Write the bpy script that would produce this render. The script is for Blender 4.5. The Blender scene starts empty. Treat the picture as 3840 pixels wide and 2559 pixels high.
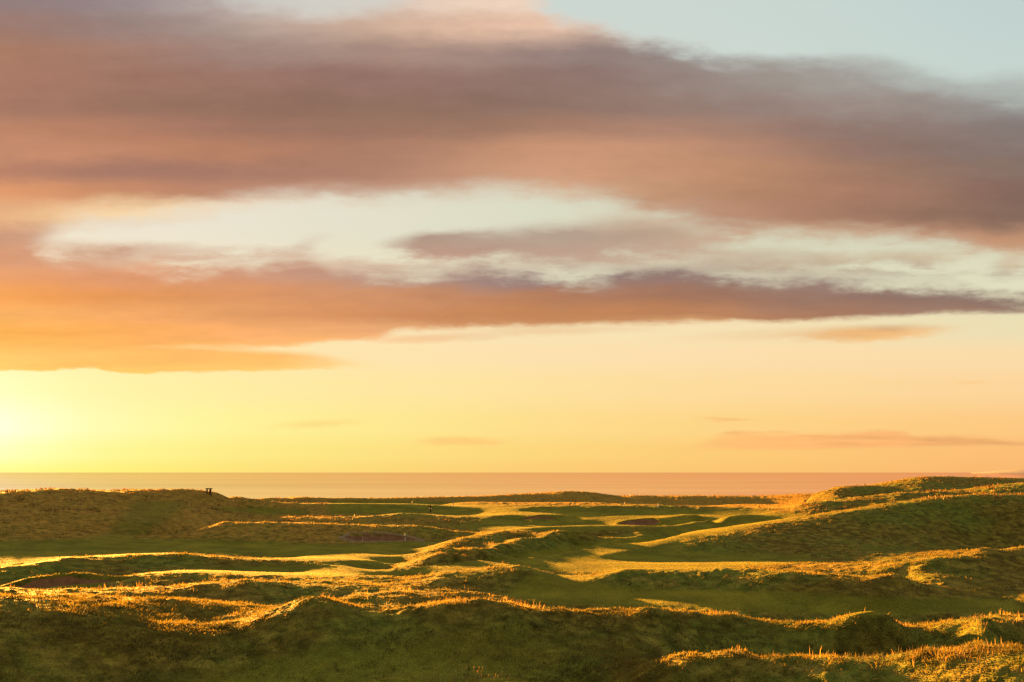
import bpy, bmesh, math, random
import numpy as np
from mathutils import Vector, Matrix

random.seed(7)
RNG = np.random.default_rng(7)
SC = bpy.context.scene
COL = SC.collection

# ------------------------------------------------------------------ camera
FOC = 2987.0                       # focal length in photo pixels (28 mm on a 36 mm wide sensor)
PITCH = math.atan(492.5 / FOC)     # the horizon lies below the middle of the picture
cam_d = bpy.data.cameras.new('camera')
cam_d.sensor_width = 36.0
cam_d.lens = 28.0
cam_d.clip_start = 0.2
cam_d.clip_end = 300000.0
cam = bpy.data.objects.new('camera', cam_d)
COL.objects.link(cam)
cam.location = (0, 0, 0)           # the eye is the origin: the fairways lie about nine metres lower
cam.rotation_euler = (math.pi / 2 + PITCH, 0, 0)
SC.camera = cam
CP, SP = math.cos(PITCH), math.sin(PITCH)


def gno(X, Y):
    """photo point -> (x/y, z/y) of its direction in the world"""
    xc, yc = (np.asarray(X, float) - 1920) / FOC, (1279.5 - np.asarray(Y, float)) / FOC
    k = CP - yc * SP
    return xc / k, (SP + yc * CP) / k


def azt(X, Y):
    """photo point -> azimuth and tangent of the elevation"""
    u, v = gno(X, Y)
    return np.arctan(u), v / np.sqrt(1 + u * u)


# ------------------------------------------------------------------ exposure, sun, sky
EXPO = 3.95
GAIN = 2.0 ** EXPO
SC.view_settings.view_transform = 'Standard'
SC.view_settings.look = 'None'
SC.view_settings.exposure = EXPO
SC.view_settings.gamma = 1.0

SUN_U, SUN_V = gno(-30, 1600)
SUN_AZ = math.atan(SUN_U)
SUN_EL = math.radians(3.6)
sun_dir = Vector((math.sin(SUN_AZ) * math.cos(SUN_EL), math.cos(SUN_AZ) * math.cos(SUN_EL), math.sin(SUN_EL)))
sun_d = bpy.data.lights.new('sun', 'SUN')
sun_d.energy = 5.0
sun_d.angle = math.radians(0.6)
sun_d.color = (1.0, 0.43, 0.055)
sun = bpy.data.objects.new('sun', sun_d)
COL.objects.link(sun)
sun.rotation_euler = (-sun_dir).to_track_quat('-Z', 'Y').to_euler()

world = bpy.data.worlds.new('World')
SC.world = world
world.use_nodes = True


class V:
    """tiny wrapper: arithmetic on sockets makes Math nodes"""
    nt = None

    def __init__(s, sock):
        s.s = sock

    @staticmethod
    def m(op, *a, clamp=False):
        n = V.nt.nodes.new('ShaderNodeMath')
        n.operation = op
        n.use_clamp = clamp
        for i, x in enumerate(a):
            if isinstance(x, V):
                V.nt.links.new(x.s, n.inputs[i])
            else:
                n.inputs[i].default_value = float(x)
        return V(n.outputs[0])

    def __add__(s, o): return V.m('ADD', s, o)
    def __radd__(s, o): return V.m('ADD', o, s)
    def __sub__(s, o): return V.m('SUBTRACT', s, o)
    def __rsub__(s, o): return V.m('SUBTRACT', o, s)
    def __mul__(s, o): return V.m('MULTIPLY', s, o)
    def __rmul__(s, o): return V.m('MULTIPLY', o, s)
    def __truediv__(s, o): return V.m('DIVIDE', s, o)


def smooth(x, a, b):
    """smoothstep from 0 at a to 1 at b"""
    n = V.nt.nodes.new('ShaderNodeMapRange')
    n.interpolation_type = 'SMOOTHSTEP'
    V.nt.links.new(x.s, n.inputs[0])
    for i, q in ((1, a), (2, b)):
        if isinstance(q, V):
            V.nt.links.new(q.s, n.inputs[i])
        else:
            n.inputs[i].default_value = float(q)
    return V(n.outputs[0])


def noise(vec, scale, detail=3, rough=0.5, col=False):
    n = V.nt.nodes.new('ShaderNodeTexNoise')
    n.inputs['Scale'].default_value = scale
    n.inputs['Detail'].default_value = detail
    n.inputs['Roughness'].default_value = rough
    V.nt.links.new(vec, n.inputs['Vector'])
    return n.outputs[1] if col else V(n.outputs[0])


def combine(x, y, z=0.0):
    n = V.nt.nodes.new('ShaderNodeCombineXYZ')
    for i, q in enumerate((x, y, z)):
        if isinstance(q, V):
            V.nt.links.new(q.s, n.inputs[i])
        else:
            n.inputs[i].default_value = float(q)
    return n.outputs[0]


def mixc(f, a, b, mode='MIX'):
    n = V.nt.nodes.new('ShaderNodeMix')
    n.data_type = 'RGBA'
    n.blend_type = mode
    for i, q in ((0, f), (6, a), (7, b)):
        if isinstance(q, V):
            V.nt.links.new(q.s, n.inputs[i])
        elif isinstance(q, (int, float)):
            n.inputs[i].default_value = q
        elif isinstance(q, tuple):
            n.inputs[i].default_value = (*q[:3], 1)
        else:
            V.nt.links.new(q, n.inputs[i])
    return n.outputs[2]


def lin(c):
    c = np.asarray(c, float) / 255.0
    return np.where(c <= 0.04045, c / 12.92, ((c + 0.055) / 1.055) ** 2.4)


U0, U1, V0, V1 = -0.9, 0.9, -0.05, 0.85      # the part of the sky that the ramps and curves describe


def build_sky():
    nt = world.node_tree
    V.nt = nt
    nt.nodes.clear()
    out = nt.nodes.new('ShaderNodeOutputWorld')
    bg = nt.nodes.new('ShaderNodeBackground')
    nt.links.new(bg.outputs[0], out.inputs[0])
    tc = nt.nodes.new('ShaderNodeTexCoord')
    sep = nt.nodes.new('ShaderNodeSeparateXYZ')
    nt.links.new(tc.outputs['Generated'], sep.inputs[0])
    x, y, z = (V(sep.outputs[i]) for i in range(3))
    yy = V.m('MAXIMUM', y, 0.05)
    u, v = x / yy, z / yy
    # wind-drawn wisps: the cloud shapes are bent by noise that is stretched along the horizon
    p1 = combine(u * 1.0, v * 2.6, 0.3)
    p2 = combine(u * 3.0, v * 9.0, 5.1)
    n1 = noise(p1, 5.0, 4, 0.55) - 0.5
    n2 = noise(p2, 4.5, 4, 0.62) - 0.5
    n3 = noise(combine(u * 2.0, v * 16.0, 9.0), 4.0, 4, 0.6) - 0.5
    zz = V.m('MAXIMUM', z, 0.0) + 0.07
    plane = combine(x / zz, y / zz * 1.6, 2.0)           # a flat cloud deck seen from below
    n4 = noise(plane, 1.9, 6, 0.58) - 0.5
    n5 = noise(combine(x / zz * 0.45, y / zz * 1.5, 7.0), 1.1, 5, 0.55) - 0.5
    n6 = noise(combine(u * 14.0, v * 34.0, 4.0), 2.2, 5, 0.62) - 0.5      # small torn wisps
    height = smooth(v, 0.03, 0.25)
    vw = v + n1 * 0.03 * height + n2 * 0.018 * height + n4 * 0.03 * height
    uw = u + n1 * 0.05 + n2 * 0.03
    uf = (u - U0) / (U1 - U0)
    uwf = (uw - U0) / (U1 - U0)

    def ramp(fac, stops):
        n = nt.nodes.new('ShaderNodeValToRGB')
        n.color_ramp.interpolation = 'B_SPLINE'
        e = n.color_ramp.elements
        while len(e) < len(stops):
            e.new(0.5)
        for el, (p, c) in zip(e, stops):
            el.position = p
            el.color = (*lin(c), 1)
        nt.links.new(fac.s, n.inputs[0])
        return n.outputs[0]

    def field(rows, xs, fac, vv):
        """colour rows, each at its height above the horizon, blended one into the next"""
        rows = sorted(rows, key=lambda r: -r[0])
        acc = None
        last = None
        for Y, cols in rows:
            st = []
            for X, c in zip(xs, cols):
                uu, v_ = gno(X, Y)
                st.append(((float(uu) - U0) / (U1 - U0), c))
            r = ramp(fac, st)
            v_ = float(gno(1920, Y)[1])
            acc = r if acc is None else mixc(smooth(vv, last, v_), acc, r)
            last = v_
        return acc

    def curve(pts, fac):
        n = nt.nodes.new('ShaderNodeFloatCurve')
        m = n.mapping
        m.use_clip = False
        q = []
        for X, Y in pts:
            uu, v_ = gno(X, Y)
            q.append(((float(uu) - U0) / (U1 - U0), (float(v_) - V0) / (V1 - V0)))
        c = m.curves[0]
        while len(c.points) < len(q):
            c.points.new(0.5, 0.5)
        for pt, (a, b) in zip(c.points, q):
            pt.location = (a, b)
            pt.handle_type = 'AUTO_CLAMPED'
        m.update()
        nt.links.new(fac.s, n.inputs['Value'])
        return V(n.outputs[0]) * (V1 - V0) + V0

    PX = 1 / FOC

    def fray(mk, k=3.6):
        """torn edge: noise eats into the half-dense part of a cloud"""
        return V.m('ADD', mk, (n4 * 1.3 + n2 * 0.5 + n6 * 0.7) * mk * (1 - mk) * k, clamp=True)

    def band(top, bot, st, sb, vv=None, fac=None):
        vv = vv or vw
        fac = fac or uwf
        t, b = curve(top, fac), curve(bot, fac)
        return fray(smooth(vv, b - sb * PX, b + sb * PX)) * (1 - fray(smooth(vv, t - st * PX, t + st * PX)))

    def blob(X, Y, rx, ry, ang=0.0, soft=0.8, vv=None, uu=None):
        a, b = (float(q) for q in gno(X, Y))
        du, dv = (uu or uw) - a, (vv or vw) - b
        c, s = math.cos(ang), math.sin(ang)
        e1 = (du * c + dv * s) / (rx * PX)
        e2 = (dv * c - du * s) / (ry * PX)
        return fray(1 - smooth(V.m('SQRT', e1 * e1 + e2 * e2), 1 - soft, 1 + soft * 0.35))

    # ---- clear sky
    xs5 = (0, 350, 900, 1920, 3000, 3840)
    clear = field([
        (-600, [(186, 204, 208)] * 6),
        (0, [(206, 212, 206), (206, 212, 206), (206, 214, 208), (205, 215, 209), (203, 215, 209), (191, 209, 207)]),
        (350, [(212, 216, 206), (212, 216, 206), (214, 218, 208), (210, 218, 210), (204, 217, 209), (198, 212, 206)]),
        (820, [(242, 231, 207), (240, 230, 210), (236, 228, 208), (220, 220, 196), (212, 212, 186), (210, 210, 188)]),
        (1060, [(250, 232, 196), (248, 232, 196), (242, 229, 197), (228, 223, 194), (222, 219, 189), (226, 222, 192)]),
        (1240, [(255, 236, 176), (255, 234, 178), (253, 230, 180), (250, 228, 182), (246, 224, 178), (234, 222, 180)]),
        (1330, [(255, 242, 178), (255, 238, 172), (254, 231, 172), (253, 225, 176), (253, 222, 172), (250, 220, 170)]),
        (1450, [(255, 250, 186), (255, 244, 166), (255, 237, 164), (255, 226, 160), (253, 217, 156), (252, 213, 156)]),
        (1600, [(255, 253, 214), (255, 251, 174), (255, 244, 150), (254, 222, 140), (254, 209, 134), (253, 200, 130)]),
        (1700, [(255, 252, 184), (255, 248, 146), (254, 236, 134), (253, 214, 124), (253, 199, 118), (252, 187, 116)]),
        (1770, [(255, 247, 140), (255, 242, 122), (254, 226, 122), (252, 204, 116), (252, 194, 114), (249, 183, 112)]),
        (1900, [(240, 190, 110)] * 6),
    ], xs5, uf, v)
    # ---- clouds: their own colours over the same part of the sky
    xs9 = (0, 480, 960, 1440, 1920, 2400, 2880, 3360, 3840)
    cloud = field([
        (-500, [(150, 135, 132)] * 9),
        (0, [(152, 128, 124), (148, 130, 132), (205, 190, 180), (220, 198, 180), (250, 215, 185), (225, 205, 190), (200, 200, 192), (190, 196, 190), (184, 192, 188)]),
        (90, [(164, 122, 106), (150, 125, 120), (180, 158, 146), (208, 170, 143), (236, 190, 158), (228, 195, 170), (180, 178, 172), (180, 186, 180), (180, 184, 180)]),
        (200, [(177, 122, 90), (170, 122, 102), (160, 134, 126), (178, 142, 122), (156, 128, 120), (148, 128, 122), (160, 152, 144), (168, 166, 158), (172, 178, 172)]),
        (300, [(176, 121, 94), (164, 115, 94), (158, 114, 97), (156, 115, 102), (146, 113, 101), (150, 121, 113), (160, 150, 140), (162, 158, 150), (160, 164, 160)]),
        (400, [(168, 116, 90), (154, 109, 88), (146, 106, 87), (149, 109, 90), (144, 112, 95), (158, 125, 110), (153, 130, 121), (158, 142, 132), (144, 140, 136)]),
        (490, [(192, 127, 88), (178, 118, 88), (156, 110, 89), (156, 111, 88), (160, 117, 92), (190, 137, 106), (156, 121, 105), (143, 117, 108), (136, 124, 118)]),
        (560, [(194, 130, 90), (190, 125, 88), (186, 123, 86), (163, 114, 92), (204, 143, 102), (210, 148, 108), (176, 126, 98), (138, 110, 100), (134, 117, 110)]),
        (640, [(186, 123, 88), (158, 109, 92), (170, 117, 90), (170, 120, 95), (210, 150, 110), (202, 144, 102), (186, 129, 92), (150, 113, 92), (130, 108, 98)]),
        (720, [(234, 150, 82), (186, 123, 85), (190, 130, 98), (196, 150, 122), (214, 172, 135), (198, 143, 102), (178, 124, 88), (164, 115, 90), (124, 97, 86)]),
        (800, [(228, 158, 102), (254, 220, 155), (244, 195, 152), (226, 200, 170), (216, 190, 160), (206, 160, 125), (182, 127, 94), (150, 109, 86), (128, 99, 84)]),
        (880, [(206, 140, 100), (228, 192, 160), (210, 180, 155), (190, 160, 138), (184, 158, 138), (186, 158, 136), (206, 156, 115), (190, 134, 98), (192, 140, 102)]),
        (960, [(230, 155, 106), (208, 162, 132), (208, 168, 140), (200, 152, 126), (185, 150, 130), (193, 155, 132), (190, 168, 142), (196, 166, 132), (206, 166, 124)]),
        (1040, [(238, 160, 100), (222, 150, 105), (204, 148, 118), (186, 146, 126), (152, 126, 122), (146, 118, 112), (156, 127, 114), (146, 124, 116), (156, 132, 116)]),
        (1110, [(251, 166, 86), (226, 148, 84), (216, 148, 100), (205, 145, 105), (188, 128, 90), (164, 118, 94), (158, 118, 98), (142, 116, 106), (140, 118, 108)]),
        (1180, [(253, 180, 98), (249, 172, 104), (226, 158, 104), (210, 141, 95), (200, 138, 90), (194, 132, 88), (180, 128, 96), (164, 124, 102), (156, 126, 110)]),
        (1250, [(254, 178, 80), (252, 176, 94), (250, 175, 110), (240, 175, 120), (216, 164, 118), (225, 172, 118), (228, 178, 125), (250, 194, 124), (240, 190, 140)]),
        (1330, [(255, 194, 96), (255, 183, 98), (254, 187, 100), (252, 188, 110), (253, 200, 130), (252, 200, 130), (252, 200, 130), (252, 200, 130), (252, 200, 130)]),
        (1400, [(255, 192, 88), (255, 196, 100), (254, 198, 105), (252, 202, 116), (252, 205, 130), (252, 200, 130), (252, 200, 130), (252, 200, 130), (252, 200, 130)]),
        (1600, [(255, 222, 120), (255, 222, 130), (253, 220, 134), (253, 212, 126), (253, 206, 124), (252, 196, 118), (253, 186, 116), (252, 184, 114), (240, 178, 114)]),
        (1690, [(255, 222, 120), (255, 222, 130), (253, 220, 134), (253, 204, 122), (253, 204, 122), (252, 190, 116), (253, 184, 113), (252, 182, 112), (236, 174, 110)]),
    ], xs9, uwf, vw)
    streak = n3 * (0.08 + 0.22 * (1 - smooth(v, 0.13, 0.24))) + n2 * 0.16 + n5 * 0.36 + n4 * 0.30 + n6 * 0.10
    cloud = mixc(1.0, cloud, combine(1 + streak, 1 + streak * 1.0, 1 + streak * 0.9), 'MULTIPLY')

    hs = nt.nodes.new('ShaderNodeHueSaturation')
    nt.links.new((1.0 - smooth(v, 0.20, 0.33) * 0.10).s, hs.inputs['Saturation'])
    nt.links.new(cloud, hs.inputs['Color'])
    cloud = hs.outputs[0]
    masks = []
    # the broad upper cloud
    top = [(-300, -900), (300, -500), (640, -140), (760, -30), (900, 0), (1080, 14), (1300, 24), (1460, 10), (1620, -60),
           (1860, -70), (1990, 0), (2090, 70), (2250, 118), (2420, 160), (2620, 190), (2850, 232), (3050, 246), (3250, 275),
           (3450, 312), (3650, 345), (3840, 372), (4200, 420)]
    bot = [(-300, 1120), (0, 1060), (90, 950), (190, 860), (300, 815), (450, 818), (571, 812), (700, 796), (860, 775),
           (1060, 750), (1387, 745), (1591, 728), (1800, 706), (1920, 700), (2124, 722), (2328, 764), (2450, 805), (2614, 856), (2899, 880),
           (3226, 884), (3500, 890), (3700, 915), (3840, 930), (4200, 950)]
    masks.append(band(top, bot, 62, 80))
    # thin bright veil above its crest
    masks.append(blob(1150, -10, 600, 90, 0.0, 0.9) * 0.45)
    # long grey wisps at its right upper edge
    masks.append(blob(3080, 262, 420, 62, -0.05, 0.9) * 0.55)
    masks.append(blob(3430, 290, 320, 70, -0.25, 0.9) * 0.5)
    masks.append(blob(3800, 330, 240, 70, 0.0, 0.9) * 0.55)
    # the middle strip
    top = [(-300, 800), (0, 860), (150, 930), (245, 962), (408, 956), (500, 985), (571, 1012), (694, 1020), (816, 1002), (979, 1000),
           (1142, 976), (1306, 1012), (1550, 1034), (1673, 1024), (1795, 1003), (1920, 1024), (2026, 1026), (2124, 1056), (2246, 1046),
           (2369, 1014), (2491, 1010), (2614, 1028), (2736, 1050), (2940, 1038), (3062, 1034), (3185, 1060), (3389, 1092), (3552, 1090),
           (3715, 1114), (3840, 1126), (4200, 1150)]
    bot = [(-300, 1320), (0, 1322), (400, 1318), (800, 1306), (1100, 1298), (1250, 1288), (1387, 1276), (1469, 1250), (1632, 1235), (1920, 1229), (2165, 1220), (2573, 1216),
           (2899, 1212), (3226, 1197), (3389, 1184), (3840, 1175), (4200, 1170)]
    vm = v + n2 * 0.022 + n1 * 0.006 + n4 * 0.026 + n6 * 0.012
    vb = v + n2 * 0.006 + n4 * 0.006 + n6 * 0.007
    top = [(X, Y - (16 if X < 3000 else 26)) for X, Y in top]
    t, b = curve(top, uwf), curve(bot, uf + n2 * 0.01)
    strip = fray(smooth(vb, b - 12 * PX, b + 22 * PX)) * (1 - fray(smooth(vm, t - 70 * PX, t + 38 * PX), 4.5))
    masks.append(strip)
    # its lower, brighter part on the left, thinning out to the right
    top = [(-300, 1280), (0, 1280), (500, 1300), (800, 1310), (1000, 1322), (1200, 1336), (1320, 1356), (1450, 1372), (1700, 1384)]
    bot = [(-300, 1380), (0, 1382), (122, 1388), (245, 1388), (343, 1380), (400, 1388), (571, 1397), (816, 1392), (1061, 1389), (1250, 1382), (1420, 1381), (1500, 1379), (1700, 1376)]
    t, b = curve(top, uf), curve(bot, uf + n2 * 0.004)
    low = smooth(vb, b - 7 * PX, b + 9 * PX) * (1 - smooth(vb, t - 14 * PX, t + 22 * PX)) * (1 - smooth(uf, 0.33, 0.42))
    masks.append(fray(low) * 0.96)
    masks.append(blob(1600, 1270, 260, 20, 0.02, 0.95, vb, u) * 0.5)
    masks.append(blob(2050, 1242, 420, 22, 0.02, 0.95, vb, u) * 0.35)
    masks.append(blob(120, 860, 260, 90, 0.5, 0.95) * 0.6)
    masks.append(blob(330, 930, 260, 40, -0.1, 0.95) * 0.5)
    # thin veil in the pale gap
    veil = smooth(n4 + n5 * 0.7 + n6 * 0.25, -0.04, 0.20) * smooth(v, float(gno(0, 1090)[1]), float(gno(0, 1000)[1])) * (1 - smooth(v, float(gno(0, 900)[1]), float(gno(0, 760)[1])))
    masks.append(veil * 0.68)
    # the small cloud between the two
    masks.append(blob(1720, 920, 300, 66, 0.02, 0.55, vm))
    masks.append(blob(2140, 908, 480, 84, 0.04, 0.65, vm) * 0.95)
    masks.append(blob(2470, 885, 320, 74, -0.2, 0.8, vm) * 0.8)
    masks.append(blob(2200, 985, 420, 40, 0.0, 0.9, vm) * 0.45)
    masks.append(blob(2750, 985, 320, 56, 0.1, 0.9, vm) * 0.65)
    masks.append(blob(3060, 975, 250, 34, 0.0, 0.9, vm) * 0.55)
    masks.append(blob(3440, 972, 230, 36, 0.0, 0.9, vm) * 0.6)
    masks.append(blob(3800, 985, 120, 34, 0.4, 0.9, vm) * 0.4)
    masks.append(blob(560, 950, 300, 40, 0.0, 0.9, vm) * 0.6)
    masks.append(blob(1090, 950, 170, 40, 0.5, 0.9, vm) * 0.35)
    # small glowing clouds low over the sea
    masks.append(blob(3240, 1252, 340, 34, 0.05, 0.8, vb, u))
    masks.append(blob(2900, 1252, 420, 26, 0.05, 0.9, vb, u) * 0.25)
    top = [(2300, 1690), (2480, 1681), (2600, 1668), (2690, 1634), (2750, 1622), (2850, 1625), (3100, 1628), (3300, 1617), (3380, 1618), (3440, 1638), (3620, 1637), (3840, 1658), (4200, 1680)]
    bot = [(2300, 1683), (2480, 1683), (2700, 1684), (3100, 1684), (3400, 1676), (3840, 1670), (4200, 1670)]
    low = band(top, bot, 13, 10, v + n2 * 0.004 + n4 * 0.002, uf)
    masks.append(low * smooth(u, float(gno(2480, 1660)[0]), float(gno(2850, 1660)[0])) * 0.95)
    masks.append(blob(1730, 1656, 175, 22, 0.0, 0.7, vb, u))
    masks.append(blob(1190, 1591, 200, 18, 0.05, 0.9, vb, u) * 0.6)
    masks.append(blob(2720, 1573, 110, 10, -0.04, 0.9, vb, u) * 0.6)
    masks.append(blob(3640, 1437, 90, 8, 0.0, 0.9, vb, u) * 0.4)
    dens = None
    for mk in masks:
        dens = (1 - mk) if dens is None else dens * (1 - mk)
    dens = 1 - dens
    front = mixc(dens, clear, cloud)
    # light round the sun, which stands on the edge of the picture
    sd = nt.nodes.new('ShaderNodeVectorMath')
    sd.operation = 'DOT_PRODUCT'
    nt.links.new(tc.outputs['Generated'], sd.inputs[0])
    el = math.atan(float(SUN_V) * math.cos(SUN_AZ))
    sd.inputs[1].default_value = (math.sin(SUN_AZ) * math.cos(el), math.cos(SUN_AZ) * math.cos(el), math.sin(el))
    ang = V.m('ARCCOSINE', V.m('MINIMUM', V(sd.outputs['Value']), 1.0))
    glow = V.m('EXPONENT', ang * (-1 / 0.05)) * 0.14
    glow2 = V.m('EXPONENT', ang * (-1 / 0.03)) * 0.05
    g = nt.nodes.new('ShaderNodeMix')
    g.data_type = 'RGBA'
    g.blend_type = 'ADD'
    g.inputs[0].default_value = 1.0
    nt.links.new(front, g.inputs[6])
    nt.links.new(combine(glow + glow2, glow * 0.9 + glow2, glow * 0.55 + glow2 * 0.7), g.inputs[7])
    front = g.outputs[2]
    front = mixc(1.0, front, (1 / GAIN, 1 / GAIN, 1 / GAIN), 'MULTIPLY')
    # the rest of the dome is evening sky with an added warm fill
    sky = nt.nodes.new('ShaderNodeTexSky')
    sky.sky_type = 'NISHITA'
    sky.sun_disc = False
    sky.sun_elevation = SUN_EL
    sky.sun_rotation = SUN_AZ
    sky.air_density = 1.0
    sky.dust_density = 2.0
    dome = mixc(1.0, sky.outputs[0], (0.03, 0.03, 0.03), 'MULTIPLY')
    dome = mixc(1.0, dome, (0.47 / GAIN, 0.35 / GAIN, 0.17 / GAIN), 'ADD')  # constant warm fill, added to brighten the shaded slopes
    away = V.m('MAXIMUM', smooth(V.m('ABSOLUTE', u), 0.78, 1.15), smooth(z, 0.56, 0.80))
    away = V.m('MAXIMUM', away, 1 - smooth(y, 0.05, 0.2))
    nt.links.new(mixc(away, front, dome), bg.inputs[0])
    bg.inputs[1].default_value = 1.0


build_sky()
world.cycles.sampling_method = 'MANUAL'
world.cycles.sample_map_resolution = 512

# ------------------------------------------------------------------ helpers for objects


def tag(o, label=None, cat=None, group=None, kind=None):
    for k, q in (('label', label), ('category', cat), ('group', group), ('kind', kind)):
        if q:
            o[k] = q
    return o


def mesh_obj(name, verts, faces, mat=None, parent=None, smooth_=True):
    me = bpy.data.meshes.new(name)
    me.from_pydata([tuple(p) for p in verts], [], [tuple(f) for f in faces])
    me.update()
    if smooth_:
        me.polygons.foreach_set('use_smooth', [True] * len(me.polygons))
    o = bpy.data.objects.new(name, me)
    COL.objects.link(o)
    if mat:
        me.materials.append(mat)
    if parent:
        o.parent = parent
    return o


def np_mesh(name, verts, faces, mat, smooth_=True, attrs=None, color=None):
    """a mesh straight from numpy arrays; all faces have the same number of corners"""
    me = bpy.data.meshes.new(name)
    nv, (nf, k) = len(verts), faces.shape
    me.vertices.add(nv)
    me.vertices.foreach_set('co', np.ascontiguousarray(verts, np.float32).ravel())
    me.loops.add(nf * k)
    me.loops.foreach_set('vertex_index', np.ascontiguousarray(faces, np.int32).ravel())
    me.polygons.add(nf)
    me.polygons.foreach_set('loop_start', np.arange(0, nf * k, k, dtype=np.int32))
    me.polygons.foreach_set('use_smooth', np.full(nf, smooth_, bool))
    for an, a in (attrs or {}).items():
        at = me.attributes.new(an, 'FLOAT', 'POINT')
        at.data.foreach_set('value', np.ascontiguousarray(a, np.float32))
    me.update(calc_edges=True)
    me.materials.append(mat)
    o = bpy.data.objects.new(name, me)
    COL.objects.link(o)
    return o


def material(name):
    m = bpy.data.materials.new(name)
    m.use_nodes = True
    nt = m.node_tree
    V.nt = nt
    return m, nt, nt.nodes['Principled BSDF']


# ------------------------------------------------------------------ numpy noise
_T = RNG.random((256, 256)).astype(np.float32)


def vnoise(x, y):
    xi, yi = np.floor(x), np.floor(y)
    fx, fy = (x - xi).astype(np.float32), (y - yi).astype(np.float32)
    fx, fy = fx * fx * fx * (fx * (fx * 6 - 15) + 10), fy * fy * fy * (fy * (fy * 6 - 15) + 10)
    a, b = xi.astype(np.int64) & 255, yi.astype(np.int64) & 255
    a1, b1 = (a + 1) & 255, (b + 1) & 255
    return (_T[a, b] * (1 - fx) + _T[a1, b] * fx) * (1 - fy) + (_T[a, b1] * (1 - fx) + _T[a1, b1] * fx) * fy


def fbm(x, y, octaves=4, gain=0.5):
    s, amp, tot = 0, 1.0, 0.0
    for i in range(octaves):
        c, q = math.cos(1.1 * i + 0.4), math.sin(1.1 * i + 0.4)
        s = s + amp * vnoise(x * c - y * q + 17.3 * i, x * q + y * c + 9.1 * i)
        tot += amp
        amp *= gain
        x, y = x * 2.03, y * 2.03
    return s / tot - 0.5


# ------------------------------------------------------------------ the lie of the land
# Crests, hollows and flats of the links, each surveyed point given by where it shows and how far off it is (metres).
PTS = []          # azimuth, ln distance, height


def shoulder(pts, dy):
    """a broad flat top: the near edge of a crest shows dy photo rows lower and is as high as the crest"""
    q = []
    for X, Y, d in pts:
        z = d * float(azt(X, Y)[1]) - 0.05
        q.append((X, Y + dy, z / float(azt(X, Y + dy)[1])))
    survey(q, step=30)


def survey(pts, back=None, front=None, step=45):
    pts = [tuple(map(float, p)) for p in pts]
    out = []
    for (a, b) in zip(pts[:-1], pts[1:]):
        n = max(1, int(round(abs(b[0] - a[0]) / step)))
        for i in range(n):
            t = i / n
            out.append(tuple(a[j] + (b[j] - a[j]) * t for j in range(3)))
    out.append(pts[-1])
    for X, Y, d in out:
        az, t = azt(X, Y)
        PTS.append((float(az), math.log(d), float(d * t)))
        for off in (back, front):
            if off:
                PTS.append((float(az), math.log(d + off[0]), float(d * t) - off[1]))


def az_at(X, d, z):
    """azimuth of the ground point that shows in photo column X, d metres off at height z"""
    az = math.atan((X - 1920) / FOC)
    for _ in range(4):
        k = CP + SP * z / (d * math.cos(az))
        az = math.atan((X - 1920) / FOC * k)
    return az


def spot(X, d, z):
    """a hidden point: photo column, distance, height"""
    PTS.append((az_at(X, d, z), math.log(d), z))


# near crest and the dune before it
survey([(-300, 2262, 42.5), (0, 2257, 42.5), (240, 2265, 42.5), (420, 2272, 42.5), (560, 2300, 43), (650, 2325, 42.5), (750, 2332, 42.5),
        (850, 2327, 42), (1000, 2300, 41), (1100, 2266, 40), (1150, 2243, 40), (1190, 2248, 40), (1240, 2256, 40), (1334, 2282, 40.5), (1470, 2292, 41), (1606, 2265, 40.5),
        (1742, 2256, 40.5), (1797, 2259, 40.5), (1906, 2270, 40.5), (1987, 2283, 40.5), (2150, 2297, 41), (2314, 2302, 41), (2380, 2296, 41), (2422, 2280, 41), (2500, 2292, 41.3),
        (2560, 2300, 41.7), (2669, 2309, 42.2), (2805, 2325, 42.8), (2995, 2335, 43.2), (3077, 2342, 43.4), (3202, 2322, 43.4), (3267, 2329, 43.6),
        (3376, 2346, 43.8), (3485, 2356, 43.8), (3566, 2351, 43.8), (3648, 2336, 43.8), (3730, 2322, 43.8), (3840, 2330, 44), (4150, 2330, 45)])
survey([(-300, 2500, 35), (600, 2510, 35), (1200, 2500, 35), (1700, 2480, 35), (2000, 2450, 35.5), (2150, 2430, 36)])
survey([(2560, 2466, 38), (2700, 2460, 39), (3000, 2450, 40.2), (3400, 2448, 41.2)])
survey([(2340, 2590, 30.8), (2420, 2537, 31.3), (2480, 2497, 31.8), (2520, 2474, 32), (2560, 2482, 32), (2696, 2474, 32), (2805, 2489, 32), (2968, 2475, 32),
        (3131, 2481, 31.5), (3321, 2492, 31.5), (3457, 2475, 31.5), (3566, 2475, 31), (3702, 2453, 31), (3840, 2437, 31), (4150, 2430, 31)],
       front=(-1.2, 0.30))
survey([(1350, 2566, 29.6), (1420, 2556, 29.6), (1485, 2545, 29.8), (1560, 2553, 29.8), (1720, 2556, 29.8), (1880, 2548, 29.8), (2100, 2570, 30), (2250, 2600, 30)],
       front=(-1.5, 0.25), back=(1.6, 0.35))
survey([(3730, 2345, 42), (3690, 2388, 40), (3640, 2418, 38.5), (3594, 2436, 37), (3512, 2468, 34)], step=25)
survey([(3840, 2410, 42.6), (3790, 2425, 42.3), (3760, 2440, 41.8)])
survey([(3480, 2425, 42), (3580, 2405, 42.4)])
survey([(3600, 2462, 39.5), (3700, 2458, 39.5)])
survey([(3186, 2392, 41), (3349, 2382, 41.3), (3392, 2360, 42.2)])
for X in range(-300, 4300, 300):
    spot(X, 25.5, -8.15)
# lit flat behind the near crest, left
survey([(-300, 2236, 49.5), (300, 2240, 49.5), (700, 2246, 49)])
survey([(-300, 2216, 56), (163, 2216, 56), (435, 2213, 56)])
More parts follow.
